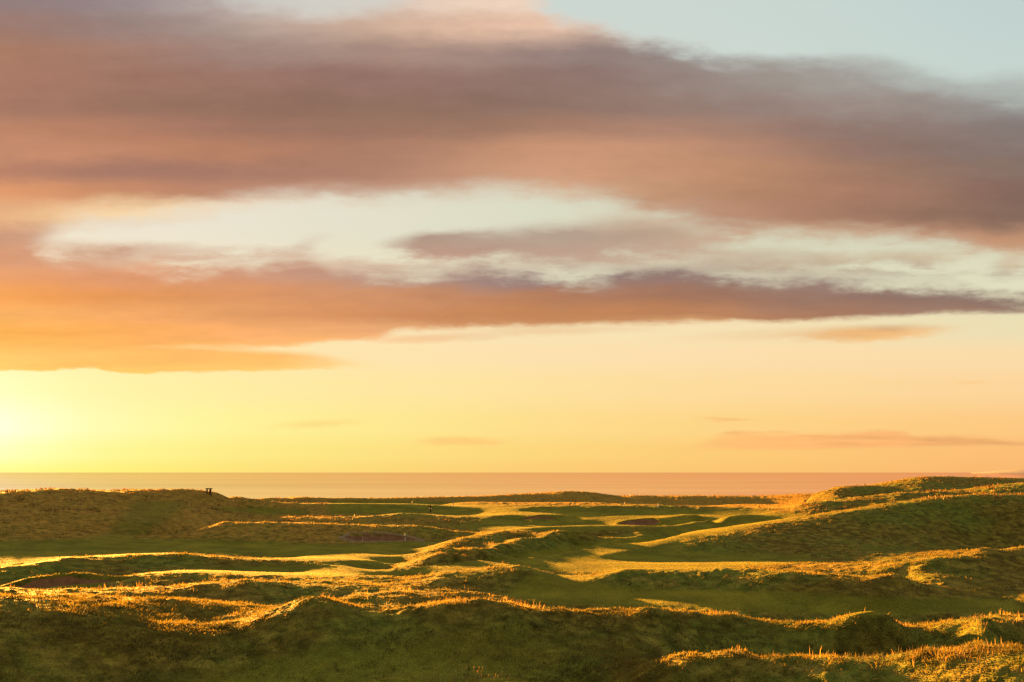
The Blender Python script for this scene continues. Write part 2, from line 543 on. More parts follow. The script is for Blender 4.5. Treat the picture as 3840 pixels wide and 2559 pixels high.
# hollow behind the near crest, right
survey([(1300, 2245, 49.5), (1600, 2238, 52), (1800, 2236, 54), (2000, 2247, 54), (2200, 2250, 54), (2500, 2266, 53), (2800, 2277, 52.5), (3100, 2282, 53), (3400, 2290, 54), (3700, 2272, 57), (4100, 2262, 57)])
survey([(1250, 2200, 56), (1800, 2207, 57.3), (2200, 2212, 57.8), (2500, 2206, 57.6), (2900, 2215, 55.6), (3300, 2225, 55.2), (3600, 2200, 61), (3840, 2200, 62.5), (4100, 2200, 62.5)])
# second row of mounds
survey([(1500, 2182, 62), (1606, 2166, 62), (1661, 2153, 62), (1742, 2143, 62), (1851, 2140, 61), (1933, 2126, 61), (1987, 2134, 61), (2041, 2153, 61),
        (2096, 2161, 62.5), (2205, 2166, 62.5), (2226, 2168, 62), (2259, 2153, 61), (2341, 2138, 61), (2422, 2142, 61), (2560, 2143, 60.5), (2669, 2143, 60),
        (2886, 2149, 59), (3050, 2160, 58.5), (3213, 2170, 58.5), (3376, 2163, 59)], back=(6.5, 0.75))
survey([(3340, 2150, 66), (3365, 2128, 66.5), (3441, 2122, 66.5), (3490, 2140, 66)], step=25)
survey([(3470, 2118, 66), (3495, 2103, 67), (3539, 2088, 68.5), (3610, 2088, 70), (3675, 2055, 72), (3757, 2065, 73.5), (3840, 2050, 75.5), (4150, 2045, 80)], back=(6, 1.2), front=(-5, 0.8), step=25)
survey([(680, 2211, 56), (762, 2203, 56), (838, 2195, 56), (914, 2182, 56.5), (996, 2187, 56.5), (1034, 2200, 56), (1115, 2218, 55)], step=25, front=(-3.5, 0.42))
survey([(544, 2199, 61), (707, 2185, 62), (870, 2174, 63), (1000, 2182, 62.5)])
survey([(90, 2175, 66), (200, 2163, 66.4), (300, 2159, 66.5), (430, 2165, 66)])
survey([(326, 2188, 63), (430, 2172, 64.5), (517, 2158, 66), (653, 2143, 67), (762, 2143, 67), (925, 2150, 67), (1088, 2154, 67)], back=(4.5, 0.4))
survey([(1140, 2154, 67), (1280, 2156, 67), (1450, 2162, 66)])
survey([(-200, 2140, 75), (33, 2143, 72.5), (109, 2121, 74.5), (200, 2098, 77), (272, 2088, 78.5), (320, 2092, 79), (354, 2093, 79), (381, 2088, 79.5), (490, 2080, 80), (653, 2077, 80), (707, 2082, 80),
        (789, 2094, 79), (925, 2099, 79), (1050, 2102, 78)], back=(7, 0.6), front=(-4.5, 0.5))
survey([(1100, 2103, 77.5), (1197, 2110, 76), (1280, 2122, 74.5), (1350, 2134, 73)])
survey([(1150, 2085, 84), (1300, 2092, 82), (1400, 2104, 79)])
survey([(-200, 2062, 97), (250, 2062, 96.5), (600, 2062, 95.5), (1000, 2066, 93.6), (1300, 2072, 90), (1500, 2085, 84)])
# bank with the pot bunker
survey([(640, 2022, 106), (718, 1996, 110), (773, 1979, 113), (843, 1960, 115), (925, 1960, 115), (1034, 1958, 115), (1143, 1962, 115), (1280, 1966, 115), (1389, 1971, 115),
        (1552, 1971, 115), (1617, 1979, 114), (1688, 1993, 112), (1760, 2009, 109)], back=(11, 1.5))
survey([(-200, 2030, 104), (500, 2033, 103), (900, 2036, 103.5), (1300, 2036, 103.5), (1600, 2036, 102.5)])
survey([(-200, 2046, 100.6), (250, 2046, 100.3), (700, 2048, 99.4), (1000, 2051, 98.4), (1300, 2052, 97.5), (1560, 2056, 94)])
# central rough hummock: crest, spur and the ground about it
survey([(1487, 2134, 72.5), (1525, 2115, 75.5), (1606, 2080, 80), (1661, 2055, 85), (1715, 2028, 92), (1797, 2012, 98), (1878, 1998, 103), (1960, 1990, 107), (2042, 1982, 110),
        (2150, 1977, 114), (2300, 1985, 115), (2400, 1990, 115)], step=25)
survey([(1560, 2126, 73), (1660, 2108, 75), (1770, 2087, 79), (1824, 2065, 83), (1933, 2035, 91), (2042, 2016, 97), (2178, 2006, 102)], step=30)
for X, d, z in ((1700, 80.5, -8.45), (1780, 87, -8.42), (1850, 93, -8.38), (1950, 99, -8.3), (2080, 106, -8.2)):
    spot(X, d, z)
for X, Y in ((1720, 2124), (1820, 2107), (1920, 2085), (2020, 2064), (2150, 2040), (2280, 2020)):
    spot(X, 9.05 * FOC / (Y - 1772), -9.05)
for X, Y in ((1440, 2120), (1500, 2098), (1560, 2070), (1600, 2045), (1680, 2015), (1760, 2000)):
    spot(X, 8.84 * FOC / (Y - 1772), -8.84)
# lit fairway and the big rough bank on the right
survey([(2178, 2088, 83), (2314, 2061, 89.5), (2400, 2040, 95), (2560, 2003, 106.5), (2723, 1979, 113.5), (2859, 1958, 118), (3022, 1936, 122), (3213, 1909, 126), (3376, 1884, 129),
        (3512, 1868, 131), (3648, 1857, 133), (3840, 1856, 136), (4150, 1856, 140)], back=(9, 0.7))
shoulder([(2178, 2088, 83), (2314, 2061, 89.5), (2400, 2040, 95), (2560, 2003, 106.5)], 13)
shoulder([(2640, 1991, 110), (2723, 1979, 113.5), (2859, 1958, 118)], 9)
shoulder([(2940, 1947, 120), (3022, 1936, 122), (3213, 1909, 126)], 5)
shoulder([(1860, 2102, 78), (1987, 2092, 80.6), (2150, 2069, 86.6), (2314, 2027, 100), (2422, 2000, 111.5)], 9)
survey([(2330, 2096, 83.5), (2500, 2082, 88.5), (2700, 2074, 93), (2900, 2073, 96), (3100, 2074, 98), (3300, 2070, 99), (3500, 2065, 100), (3700, 2065, 99)])
survey([(2100, 2122, 75.5), (2500, 2114, 77.5), (3000, 2112, 76.5), (3300, 2118, 72)])
survey([(1742, 2113, 75.5), (1987, 2092, 80.6), (2150, 2069, 86.6), (2314, 2027, 100), (2422, 2000, 111.5), (2480, 1983, 122)], step=30)
survey([(2480, 1983, 122), (2560, 1966, 130), (2669, 1949, 137), (2778, 1930, 141), (2859, 1930, 143), (2941, 1914, 146), (2995, 1895, 149), (3039, 1882, 151), (3104, 1879, 152),
        (3213, 1865, 155), (3376, 1849, 158), (3539, 1841, 161), (3648, 1832, 163), (3757, 1819, 165), (3840, 1811, 167), (4150, 1804, 172)], back=(10, 0.9), front=(-9, 1.1))
survey([(3040, 1862, 204), (3082, 1853, 206), (3131, 1826, 209), (3213, 1824, 211), (3294, 1819, 213), (3376, 1805, 215), (3430, 1794, 217), (3474, 1789, 218), (3566, 1792, 220),
        (3702, 1797, 223), (3840, 1803, 226), (4150, 1806, 232)], back=(30, 2.0), front=(-18, 2.4), step=30)
spot(3000, 204, -9.2)
# far greens and the low banks before them
survey([(1130, 1942, 147), (1280, 1941, 148), (1416, 1936, 150), (1497, 1924, 154), (1606, 1928, 157), (1700, 1935, 152), (1851, 1941, 150)], back=(8, 0.5))
survey([(1130, 1957, 142), (1500, 1954, 145), (1850, 1961, 142)])
survey([(1880, 1936, 160), (1930, 1928, 166), (2020, 1917, 173)])
survey([(1950, 1906, 177), (2020, 1902, 177), (2150, 1899, 177.5), (2300, 1897, 177.5), (2500, 1899, 177), (2700, 1903, 176), (2850, 1906, 175)], back=(13, 1.4))
survey([(2120, 1926, 168.5), (2300, 1924, 168.5), (2500, 1923, 168), (2700, 1924, 167), (2820, 1926, 166)])
survey([(950, 1884, 196), (1050, 1887, 197), (1130, 1889, 196), (1300, 1888, 195), (1546, 1889, 195), (1700, 1897, 189), (1850, 1904, 183)], back=(12, 1.4))
survey([(1930, 1950, 158), (1975, 1938, 160), (2020, 1932, 160.5), (2070, 1935, 160.5), (2110, 1946, 159)], step=25, front=(-7, 0.45))
survey([(2300, 1967, 142), (2350, 1953, 145), (2400, 1947, 146), (2450, 1941, 147), (2500, 1936, 148), (2560, 1929, 149), (2620, 1932, 147), (2690, 1950, 142)], step=25, front=(-6, 0.75), back=(6, 0.5))
survey([(1120, 1926, 184), (1450, 1923, 184), (1614, 1923, 181.5), (1750, 1929, 176)])
survey([(2130, 1950, 157), (2240, 1947, 158), (2330, 1940, 159.5)])
# left hill and the long line of dunes before the sea
survey([(-300, 1850, 163), (0, 1845, 163), (109, 1838, 163), (190, 1834, 163), (326, 1837, 165), (435, 1844, 167), (490, 1841, 167), (544, 1843, 168), (598, 1849, 170),
        (734, 1853, 176), (789, 1855, 180), (843, 1861, 190), (925, 1872, 208)], back=(25, 2.4))
survey([(925, 1872, 208), (1034, 1870, 270), (1280, 1871, 320), (1443, 1871, 340), (1606, 1869, 350), (1769, 1865, 360), (1906, 1859, 365), (2042, 1850, 370), (2110, 1843, 370),
        (2160, 1843, 370), (2205, 1848, 365), (2275, 1864, 360), (2368, 1862, 350), (2477, 1869, 345), (2560, 1864, 345), (2723, 1865, 345), (2886, 1864, 345), (3022, 1855, 340), (3090, 1853, 340)],
       back=(45, 3.0), front=(-15, 2.0))
survey([(-300, 1905, 141), (190, 1898, 142), (500, 1902, 144), (720, 1915, 147)])
survey([(-300, 1965, 119), (190, 1960, 120), (560, 1968, 121)])
survey([(-300, 2012, 108), (190, 2010, 108), (560, 2010, 108)])
survey([(820, 1916, 162), (960, 1927, 181), (1060, 1927, 184)])
for X, d, z in ((1150, 250, -11.5), (1500, 260, -12.2), (1900, 270, -12.8), (2300, 270, -12.6), (2700, 260, -12.2), (2900, 235, -11.2), (1300, 228, -10.6)):
    spot(X, d, z)

BASE_D = np.log([1.5, 4, 10, 20, 28, 36, 50, 60, 75, 100, 130, 160, 200, 250, 300, 400, 470, 560, 700, 900])
BASE_Z = [-1.7, -2.0, -4.3, -7.2, -8.15, -8.5, -8.3, -8.5, -8.8, -8.85, -8.8, -8.7, -8.9, -9.6, -11, -13.5, -18, -25, -32, -36]
AZS = 1.0


def build_rbf():
    P = np.array(PTS)
    # fill the unsurveyed ground with the general lie of the land
    fill = []
    for az in np.arange(-1.0, 1.001, 0.085):
        for ld in np.arange(math.log(24), math.log(900), 0.085):
            if np.min((P[:, 0] - az) ** 2 + (P[:, 1] - ld) ** 2) > 0.085 ** 2:
                z = np.interp(ld, BASE_D, BASE_Z)
                if abs(az) > 0.60 and 60 < math.exp(ld) < 330:       # the land goes on as it leaves the picture
                    near = P[(np.abs(P[:, 1] - ld) < 0.06) & (np.abs(P[:, 0]) > 0.5) & (np.sign(P[:, 0]) == np.sign(az))]
                    if len(near):
                        z = 0.5 * z + 0.5 * near[:, 2].mean()
                fill.append((az, ld, z))
    P = np.vstack([P, np.array(fill)])
    # drop near duplicates
    key = np.unique(np.round(P[:, :2] / 0.004).astype(int), axis=0, return_index=True)[1]
    P = P[np.sort(key)]
    n = len(P)
    xy = P[:, :2].copy()
    d2 = ((xy[:, None, :] - xy[None, :, :]) ** 2).sum(-1)

    def phi(r2):
        return 0.5 * r2 * np.log(r2 + 1e-12)
    A = phi(d2)
    A[np.diag_indices(n)] += 2e-5 * 0.5
    Q = np.column_stack([np.ones(n), xy])
    M = np.block([[A, Q], [Q.T, np.zeros((3, 3))]])
    w = np.linalg.solve(M, np.concatenate([P[:, 2], np.zeros(3)]))
    gaz = np.linspace(-1.0, 1.0, 420)
    gld = np.linspace(math.log(24), math.log(900), 560)
    Z = np.empty((len(gld), len(gaz)), np.float32)
    xy32, w32 = xy.astype(np.float32), w.astype(np.float32)
    for i, l in enumerate(gld):
        r2 = (gaz[:, None].astype(np.float32) - xy32[None, :, 0]) ** 2 + (np.float32(l) - xy32[None, :, 1]) ** 2
        Z[i] = (0.5 * r2 * np.log(r2 + 1e-9)) @ w32[:n] + w32[n] + gaz * w32[n + 1] + l * w32[n + 2]
    return gaz, gld, Z


GAZ, GLD, GZ = build_rbf()


def base_height(az, ld):
    """smooth height of the land at azimuth az and log distance ld (cubic look-up in the survey)"""
    fx = np.clip((az - GAZ[0]) / (GAZ[1] - GAZ[0]), 1, len(GAZ) - 2.001)
    fy = np.clip((ld - GLD[0]) / (GLD[1] - GLD[0]), 1, len(GLD) - 2.001)
    ix, iy = fx.astype(int), fy.astype(int)
    tx, ty = fx - ix, fy - iy

    def cw(t):
        return (-0.5 * t + t * t - 0.5 * t ** 3, 1 - 2.5 * t * t + 1.5 * t ** 3, 0.5 * t + 2 * t * t - 1.5 * t ** 3, -0.5 * t * t + 0.5 * t ** 3)
    wx, wy = cw(tx), cw(ty)
    z = 0
    for j in range(4):
        row = 0
        yj = np.clip(iy + j - 1, 0, len(GLD) - 1)
        for i in range(4):
            row = row + wx[i] * GZ[yj, np.clip(ix + i - 1, 0, len(GAZ) - 1)]
        z = z + wy[j] * row
    near = np.interp(ld, BASE_D, BASE_Z)
    k = np.clip((ld - math.log(25)) / (math.log(29) - math.log(25)), 0, 1)
    k = k * k * (3 - 2 * k)
    z = near * (1 - k) + z * k
    side = np.clip((np.abs(az) - 0.85) / 0.15, 0, 1)
    return z * (1 - side) + near * side


# ------------------------------------------------------------------ what grows where
def photo_xy(az, d, z):
    x, y = d * np.sin(az), d * np.cos(az)
    yc = (z * CP - y * SP) / np.maximum(y * CP + z * SP, 0.01)
    xc = x / np.maximum(y * CP + z * SP, 0.01)
    return 1920 + xc * FOC, 1279.5 - yc * FOC


def poly_mask(X, Y, poly, soft):
    """1 inside the outline, fading out over `soft` (its vertical scale is finer than its horizontal one)"""
    sx, sy = 1.0, 3.0
    p = np.array(poly, float) * (sx, sy)
    x, y = X * sx, Y * sy
    inside = np.zeros(X.shape, bool)
    dist = np.full(X.shape, 1e9, np.float32)
    for a, b in zip(p, np.roll(p, -1, axis=0)):
        e = b - a
        t = np.clip(((x - a[0]) * e[0] + (y - a[1]) * e[1]) / (e @ e + 1e-9), 0, 1)
        dist = np.minimum(dist, np.hypot(x - a[0] - t * e[0], y - a[1] - t * e[1]))
        c = (a[1] > y) != (b[1] > y)
        with np.errstate(divide='ignore', invalid='ignore'):
            inside ^= c & (x < (b[0] - a[0]) * (y - a[1]) / (b[1] - a[1]) + a[0])
    s = np.where(inside, dist, -dist)
    q = np.clip(s / soft + 0.5, 0, 1)
    return q * q * (3 - 2 * q)


MOWN = [
    [(560, 2142), (900, 2125), (1280, 2118), (1480, 2138), (1700, 2117), (1900, 2086), (2200, 2036), (2560, 1972), (2900, 1926), (3000, 1932),
     (2800, 1985), (2580, 2024), (2560, 2070), (3000, 2085), (3100, 2105), (2600, 2140), (2100, 2150), (1900, 2118), (1600, 2150), (1200, 2164), (600, 2150)],
    [(-100, 2030), (400, 2022), (900, 2030), (1250, 2042), (1600, 2036), (1660, 2030), (1560, 2080), (1480, 2112), (1280, 2120), (1100, 2100), (700, 2074), (300, 2084), (-100, 2125)],
    [(1240, 1878), (1600, 1882), (1900, 1900), (2200, 1905), (2750, 1910), (2900, 1922), (2560, 1975), (2200, 1990), (1800, 1990), (1700, 1974), (1900, 1942), (1600, 1926), (1240, 1928)],
    [(2020, 2150), (2220, 2168), (2300, 2205), (2900, 2222), (3300, 2240), (3800, 2250), (3840, 2290), (3300, 2310), (2500, 2285), (2000, 2262), (1880, 2235)],
    [(500, 2600), (1000, 2480), (1500, 2420), (1750, 2370), (1980, 2380), (2060, 2430), (2100, 2600)],
    [(500, 1880), (700, 1880), (620, 1960), (500, 2020), (300, 2030), (420, 1990)],
    [(820, 1908), (1000, 1908), (1150, 1915), (1150, 1930), (960, 1926)],
]


def ground_masks(az, d, z):
    X, Y = photo_xy(az, d, z)
    x, y = d * np.sin(az), d * np.cos(az)
    mown = np.zeros(az.shape, np.float32)
    for p in MOWN:
        mown = np.maximum(mown, poly_mask(X, Y, p, 260 if p[0][1] > 2590 else 70) * (0.55 if p[0][0] == 500 else 1))
    mown *= np.clip((d - 20) / 8, 0, 1)
    return mown, X, Y


# the bunkers: photo column, distance of the middle, half width, half depth (m), depth of the floor, height of the lip
BUNKERS = [
    (232, 64.0, 4.2, 1.6, 0.6, 0.05),
    (1428, 106.5, 4.7, 2.4, 0.6, 0.0),
    (2022, 157.0, 4.1, 3.0, 0.7, 0.1),
    (2398, 142.6, 3.6, 2.8, 0.7, 0.1),
]


def bunker_cut(x, y):
    """how far the turf is dug away at (x, y)"""
    cut = np.zeros(x.shape, np.float32)
    for X, d, a, b, dep, lip in BUNKERS:
        az = az_at(X, d, -8.8)
        bx, by = d * math.sin(az), d * math.cos(az)
        tx, ty = math.cos(az), -math.sin(az)
        e1 = ((x - bx) * tx + (y - by) * ty) / a
        e2 = ((x - bx) * math.sin(az) + (y - by) * math.cos(az)) / b
        r = np.sqrt(e1 * e1 + e2 * e2)
        cut = np.maximum(cut, dep * 1.35 * np.clip((1.0 - r) / 0.18, 0, 1))
    return cut


def land_height(az, d, with_cut=True):
    ld = np.log(d)
    x, y = d * np.sin(az), d * np.cos(az)
    z0 = base_height(az, ld)
    mown, X, Y = ground_masks(az, d, z0)
    rough = 1 - mown
    z = z0 + rough * fbm(x / 7, y / 7, 2) * 0.12 * np.clip(d / 60, 0.5, 1.4) + mown * fbm(x / 16, y / 16, 2) * 0.12
    # tussocks
    t = fbm(x / 1.5, y / 1.5, 4, 0.55)
    t2 = fbm(x / 0.45 + 40, y / 0.45, 3, 0.55)
    z = z + rough * (np.clip(t + 0.06, 0, 1) * np.interp(d, [25, 45, 70, 200], [0.58, 0.46, 0.26, 0.32]) + t2 * 0.05) + mown * t2 * 0.012
    if with_cut:
        z = z - bunker_cut(x, y)
    return z, mown, X, Y


def bump_node(nt, bsdf, h, strength, dist):
    b = nt.nodes.new('ShaderNodeBump')
    b.inputs['Strength'].default_value = strength
    b.inputs['Distance'].default_value = dist
    nt.links.new(h.s, b.inputs['Height'])
    nt.links.new(b.outputs[0], bsdf.inputs['Normal'])
    return b


def scatter_normal(nt, bsdf, pos, layers, flat=1.0):
    geo = nt.nodes.new('ShaderNodeNewGeometry')

    def vm(op, a, b):
        n = nt.nodes.new('ShaderNodeVectorMath')
        n.operation = op
        for i, q in enumerate((a, b)):
            if q is None:
                continue
            if isinstance(q, tuple):
                n.inputs[i].default_value = q
            else:
                nt.links.new(q, n.inputs[i])
        return n.outputs[0]
    acc = geo.outputs['Normal']
    for sc, k in layers:
        nv = noise(pos, sc, 2, 0.6, col=True)
        acc = vm('ADD', acc, vm('MULTIPLY', vm('SUBTRACT', nv, (0.5, 0.5, 0.5)), (2 * k, 2 * k, k * flat)))
    nt.links.new(vm('NORMALIZE', acc, None), bsdf.inputs['Normal'])


def turf_material():
    m, nt, b = material('turf')
    geo = nt.nodes.new('ShaderNodeNewGeometry')
    pos = geo.outputs['Position']

    def att(n_):
        a = nt.nodes.new('ShaderNodeAttribute')
        a.attribute_name = n_
        return V(a.outputs['Fac'])
    mown, dry = att('mown'), att('dry')
    n_big = noise(pos, 0.11, 4, 0.6)
    n_mid = noise(pos, 0.9, 4, 0.65)
    n_fine = noise(pos, 7.0, 3, 0.7)
    green = mixc(smooth(n_mid, 0.35, 0.65), (0.052, 0.062, 0.009), (0.080, 0.086, 0.013))
    olive = mixc(smooth(n_mid, 0.36, 0.62), (0.054, 0.040, 0.006), (0.098, 0.074, 0.011))
    straw = mixc(smooth(n_fine, 0.35, 0.65), (0.12, 0.076, 0.019), (0.19, 0.125, 0.033))
    rough_c = mixc(smooth(n_big, 0.40, 0.62), olive, green)
    rough_c = mixc(dry * smooth(n_mid, 0.40, 0.70) * 0.7, rough_c, straw)
    fair = mixc(smooth(n_big, 0.35, 0.65), (0.072, 0.072, 0.008), (0.104, 0.092, 0.010))
    fair = mixc(smooth(n_fine, 0.45, 0.75) * 0.5, fair, (0.155, 0.120, 0.013))
    # brown far dunes, and the sun's warm glare painted into the left slopes
    rough_c = mixc(att('glare_brown') * smooth(n_mid, 0.25, 0.6), rough_c, mixc(smooth(n_fine, 0.35, 0.65), (0.15, 0.082, 0.014), (0.24, 0.135, 0.028)))
    clump = smooth(noise(pos, 1.5, 4, 0.6), 0.30, 0.70) * 0.75 + 0.62
    rough_c = mixc(1.0, rough_c, combine(clump, clump, clump), 'MULTIPLY')
    stripe = smooth(noise(pos, 0.35, 3, 0.6), 0.35, 0.65) * 0.35 + 0.82
    fair = mixc(1.0, fair, combine(stripe, stripe, stripe), 'MULTIPLY')
    c = mixc(mown, rough_c, fair)
    nt.links.new(c, b.inputs['Base Color'])
    b.inputs['Roughness'].default_value = 0.9
    b.inputs['Specular IOR Level'].default_value = 0.04
    # upright blades catch grazing light
    b.inputs['Sheen Weight'].default_value = 0.35
    b.inputs['Sheen Roughness'].default_value = 0.35
    sh = mixc(1.0, c, (4.5, 4.0, 1.5), 'MULTIPLY')
    nt.links.new(sh, b.inputs['Sheen Tint'])
    # the blades stand every way: their facing scatters about the ground's own
    scatter_normal(nt, b, pos, ((2.3, 0.5), (17.0, 3.6)))
    return m


TURF = turf_material()


def build_ground():
    azs = np.concatenate([np.linspace(-1.5, -0.64, 60)[:-1], np.linspace(-0.64, 0.64, 1250), np.linspace(0.64, 1.5, 60)[1:]])
    ds = np.concatenate([np.geomspace(1.5, 26, 40)[:-1], np.geomspace(26, 70, 420)[:-1], np.geomspace(70, 240, 420)[:-1], np.geomspace(240, 900, 150)])
    A, D = np.meshgrid(azs, ds)
    z, mown, X, Y = land_height(A.ravel(), D.ravel())
    x, y = (D * np.sin(A)).ravel(), (D * np.cos(A)).ravel()
    brown = np.maximum(np.clip((-A.ravel() - 0.0) / 0.25, 0, 1) * np.clip((D.ravel() - 80) / 30, 0, 1), np.clip((D.ravel() - 210) / 40, 0, 1))  # glare tint for the left slopes, own brown of the far dunes
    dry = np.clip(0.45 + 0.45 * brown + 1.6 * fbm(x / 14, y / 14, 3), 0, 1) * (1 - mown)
    na, nd = len(azs), len(ds)
    idx = np.arange(na * nd).reshape(nd, na)
    f = np.stack([idx[:-1, :-1], idx[:-1, 1:], idx[1:, 1:], idx[1:, :-1]], -1).reshape(-1, 4)
    o = np_mesh('ground', np.stack([x, y, z], -1), f, TURF, True, {'mown': mown, 'dry': dry, 'glare_brown': brown * 0.85 * (1 - mown)})
    tag(o, kind='structure')
    return o


build_ground()


def sea_material():
    m, nt, b = material('sea_water')
    geo = nt.nodes.new('ShaderNodeNewGeometry')
    pos = geo.outputs['Position']
    b.inputs['Base Color'].default_value = (0.07, 0.045, 0.055, 1)
    b.inputs['Roughness'].default_value = 1.0
    b.inputs['Specular IOR Level'].default_value = 0.0
    mp = nt.nodes.new('ShaderNodeVectorMath')
    mp.operation = 'MULTIPLY'
    nt.links.new(pos, mp.inputs[0])
    mp.inputs[1].default_value = (0.3, 1.0, 1.0)
    gl = nt.nodes.new('ShaderNodeBsdfGlossy')
    gl.inputs['Color'].default_value = (0.95, 0.72, 0.77, 1)
    gl.inputs['Roughness'].default_value = 0.01
    scatter_normal(nt, gl, mp.outputs[0], ((0.25, 0.012), (0.02, 0.006)), 0.0)
    mp2 = nt.nodes.new('ShaderNodeVectorMath')
    mp2.operation = 'MULTIPLY'
    nt.links.new(pos, mp2.inputs[0])
    mp2.inputs[1].default_value = (0.0006, 0.0045, 1.0)
    streak = noise(mp2.outputs[0], 1.0, 4, 0.65)
    mx = nt.nodes.new('ShaderNodeMixShader')
    nt.links.new((smooth(streak, 0.35, 0.65) * 0.14 + 0.80).s, mx.inputs[0])
    nt.links.new(b.outputs[0], mx.inputs[1])
    nt.links.new(gl.outputs[0], mx.inputs[2])
    nt.links.new(mx.outputs[0], nt.nodes['Material Output'].inputs[0])
    return m


SEA_Z = -22.0


def build_sea():
    a = np.linspace(0, 2 * math.pi, 181)[:-1]
    rs = np.concatenate([[20.0], np.geomspace(120, 90000, 40)])
    A, R_ = np.meshgrid(a, rs)
    v = np.stack([(R_ * np.sin(A)).ravel(), (R_ * np.cos(A)).ravel(), np.full(A.size, SEA_Z)], -1)
    na = len(a)
    idx = np.arange(A.size).reshape(len(rs), na)
    nx = np.roll(idx, -1, axis=1)
    f = np.stack([idx[:-1], nx[:-1], nx[1:], idx[1:]], -1).reshape(-1, 4)[:, ::-1]
    o = np_mesh('sea', v, f, sea_material(), False)
    tag(o, kind='structure')


build_sea()

# ------------------------------------------------------------------ grass
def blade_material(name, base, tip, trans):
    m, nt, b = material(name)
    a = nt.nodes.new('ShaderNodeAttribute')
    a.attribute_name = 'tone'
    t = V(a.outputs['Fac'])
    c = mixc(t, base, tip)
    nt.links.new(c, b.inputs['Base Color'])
    b.inputs['Roughness'].default_value = 0.7
    b.inputs['Specular IOR Level'].default_value = 0.2
    tr = nt.nodes.new('ShaderNodeBsdfTranslucent')
    nt.links.new(mixc(1.0, c, (1.5, 1.25, 0.8), 'MULTIPLY'), tr.inputs[0])
    mx = nt.nodes.new('ShaderNodeMixShader')
    mx.inputs[0].default_value = trans
    nt.links.new(b.outputs[0], mx.inputs[1])
    nt.links.new(tr.outputs[0], mx.inputs[2])
    nt.links.new(mx.outputs[0], nt.nodes['Material Output'].inputs[0])
    return m


def blades(name, n, az0, az1, d0, d1, keep, per, height, width, spread, lean, mat, grow=0.0):
    """tufts of single pointed blades; `keep(az, d, mown, X, Y, x, y)` gives the chance that a tuft grows"""
    az = RNG.uniform(az0, az1, n)
    d = np.exp(RNG.uniform(math.log(d0), math.log(d1), n))
    z0 = base_height(az, np.log(d))
    mown, X, Y = ground_masks(az, d, z0)
    x, y = d * np.sin(az), d * np.cos(az)
    ok = RNG.random(n) < keep(az, d, mown, X, Y, x, y)
    ok &= bunker_cut(x, y) <= 0
    az, d = az[ok], d[ok]
    k = len(az)
    cx, cy = (d * np.sin(az)).repeat(per), (d * np.cos(az)).repeat(per)
    size = (np.clip(RNG.lognormal(-0.12, 0.3, k), 0.4, 1.7) * (1 + grow * (d / 60 - 1))).repeat(per)
    tone_c = np.clip(0.5 + 1.5 * fbm(d * np.sin(az) / 1.6, d * np.cos(az) / 1.6, 3) + RNG.normal(0, 0.12, k), 0, 1).repeat(per)
    m = k * per
    th = RNG.uniform(0, 2 * math.pi, m)
    rr = np.sqrt(RNG.random(m)) * spread * size
    bx, by = cx + rr * np.cos(th), cy + rr * np.sin(th)
    bz, _, _, _ = land_height(np.arctan2(bx, by), np.hypot(bx, by), False)
    h = height * size * RNG.uniform(0.2, 1.15, m)
    w = width * size * RNG.uniform(0.7, 1.3, m) * 0.5
    ph = RNG.uniform(0, 2 * math.pi, m)
    ln = lean * h * RNG.random(m)
    dx, dy = np.cos(th) * ln + 0.18 * h, np.sin(th) * ln - 0.10 * h       # the wind leans them a little
    ex, ey = np.cos(ph) * w, np.sin(ph) * w
    base = np.stack([bx, by, bz - 0.03], -1)
    mid = base + np.stack([dx * 0.35, dy * 0.35, h * 0.62], -1)
    tip = base + np.stack([dx, dy, h], -1)
    e = np.stack([ex, ey, np.zeros(m)], -1)
    v = np.stack([base - e, base + e, mid + e * 0.8, tip, mid - e * 0.8], 1).reshape(-1, 3)
    i = np.arange(m)[:, None] * 5
    f = np.concatenate([i + np.array([[0, 1, 2]]), i + np.array([[0, 2, 4]]), i + np.array([[4, 2, 3]])], 0)
    tone = np.clip(tone_c + RNG.normal(0, 0.08, m), 0, 1)
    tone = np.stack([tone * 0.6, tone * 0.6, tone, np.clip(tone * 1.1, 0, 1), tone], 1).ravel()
    o = np_mesh(name, v, f, mat, False, {'tone': tone})
    return o


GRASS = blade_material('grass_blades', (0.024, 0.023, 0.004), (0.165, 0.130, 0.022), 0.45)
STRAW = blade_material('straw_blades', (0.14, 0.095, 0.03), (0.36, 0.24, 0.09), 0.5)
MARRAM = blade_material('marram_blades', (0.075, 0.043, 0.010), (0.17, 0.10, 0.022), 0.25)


CREST_NEAR = np.array([(1700, 2255), (1906, 2270), (2150, 2297), (2314, 2302), (2422, 2284), (2560, 2300), (2805, 2325), (3077, 2342), (3267, 2329), (3485, 2356), (3648, 2336), (3840, 2330)])
CREST_FRONT = np.array([(2420, 2537), (2520, 2474), (2696, 2476), (2968, 2476), (3321, 2490), (3566, 2475), (3840, 2437)])


def rough_keep(lo, hi):
    def f(az, d, mown, X, Y, x, y):
        p = np.clip(0.5 + 2.2 * fbm(x / 3.1, y / 3.1, 3), 0, 1)
        near_face = np.clip((Y - np.interp(X, *CREST_FRONT.T) - 8) / 8, 0, 1) * (X > 2450) * (d < 33)
        return (lo + (hi - lo) * p) * (1 - mown) ** 2 * (1 - 0.75 * near_face)
    return f


AZL = 0.66
_rk = rough_keep(0.1, 1.0)


def marram_keep(az, d, mown, X, Y, x, y):
    place = np.clip((-az - 0.18) / 0.05, 0, 1) + np.clip((d - 318) / 15, 0, 1) + np.clip((az - 0.30) / 0.05, 0, 1) * (d < 240) + np.clip((150 - d) / 10, 0, 1)
    return _rk(az, d, mown, X, Y, x, y) * np.clip(place, 0.03, 1)


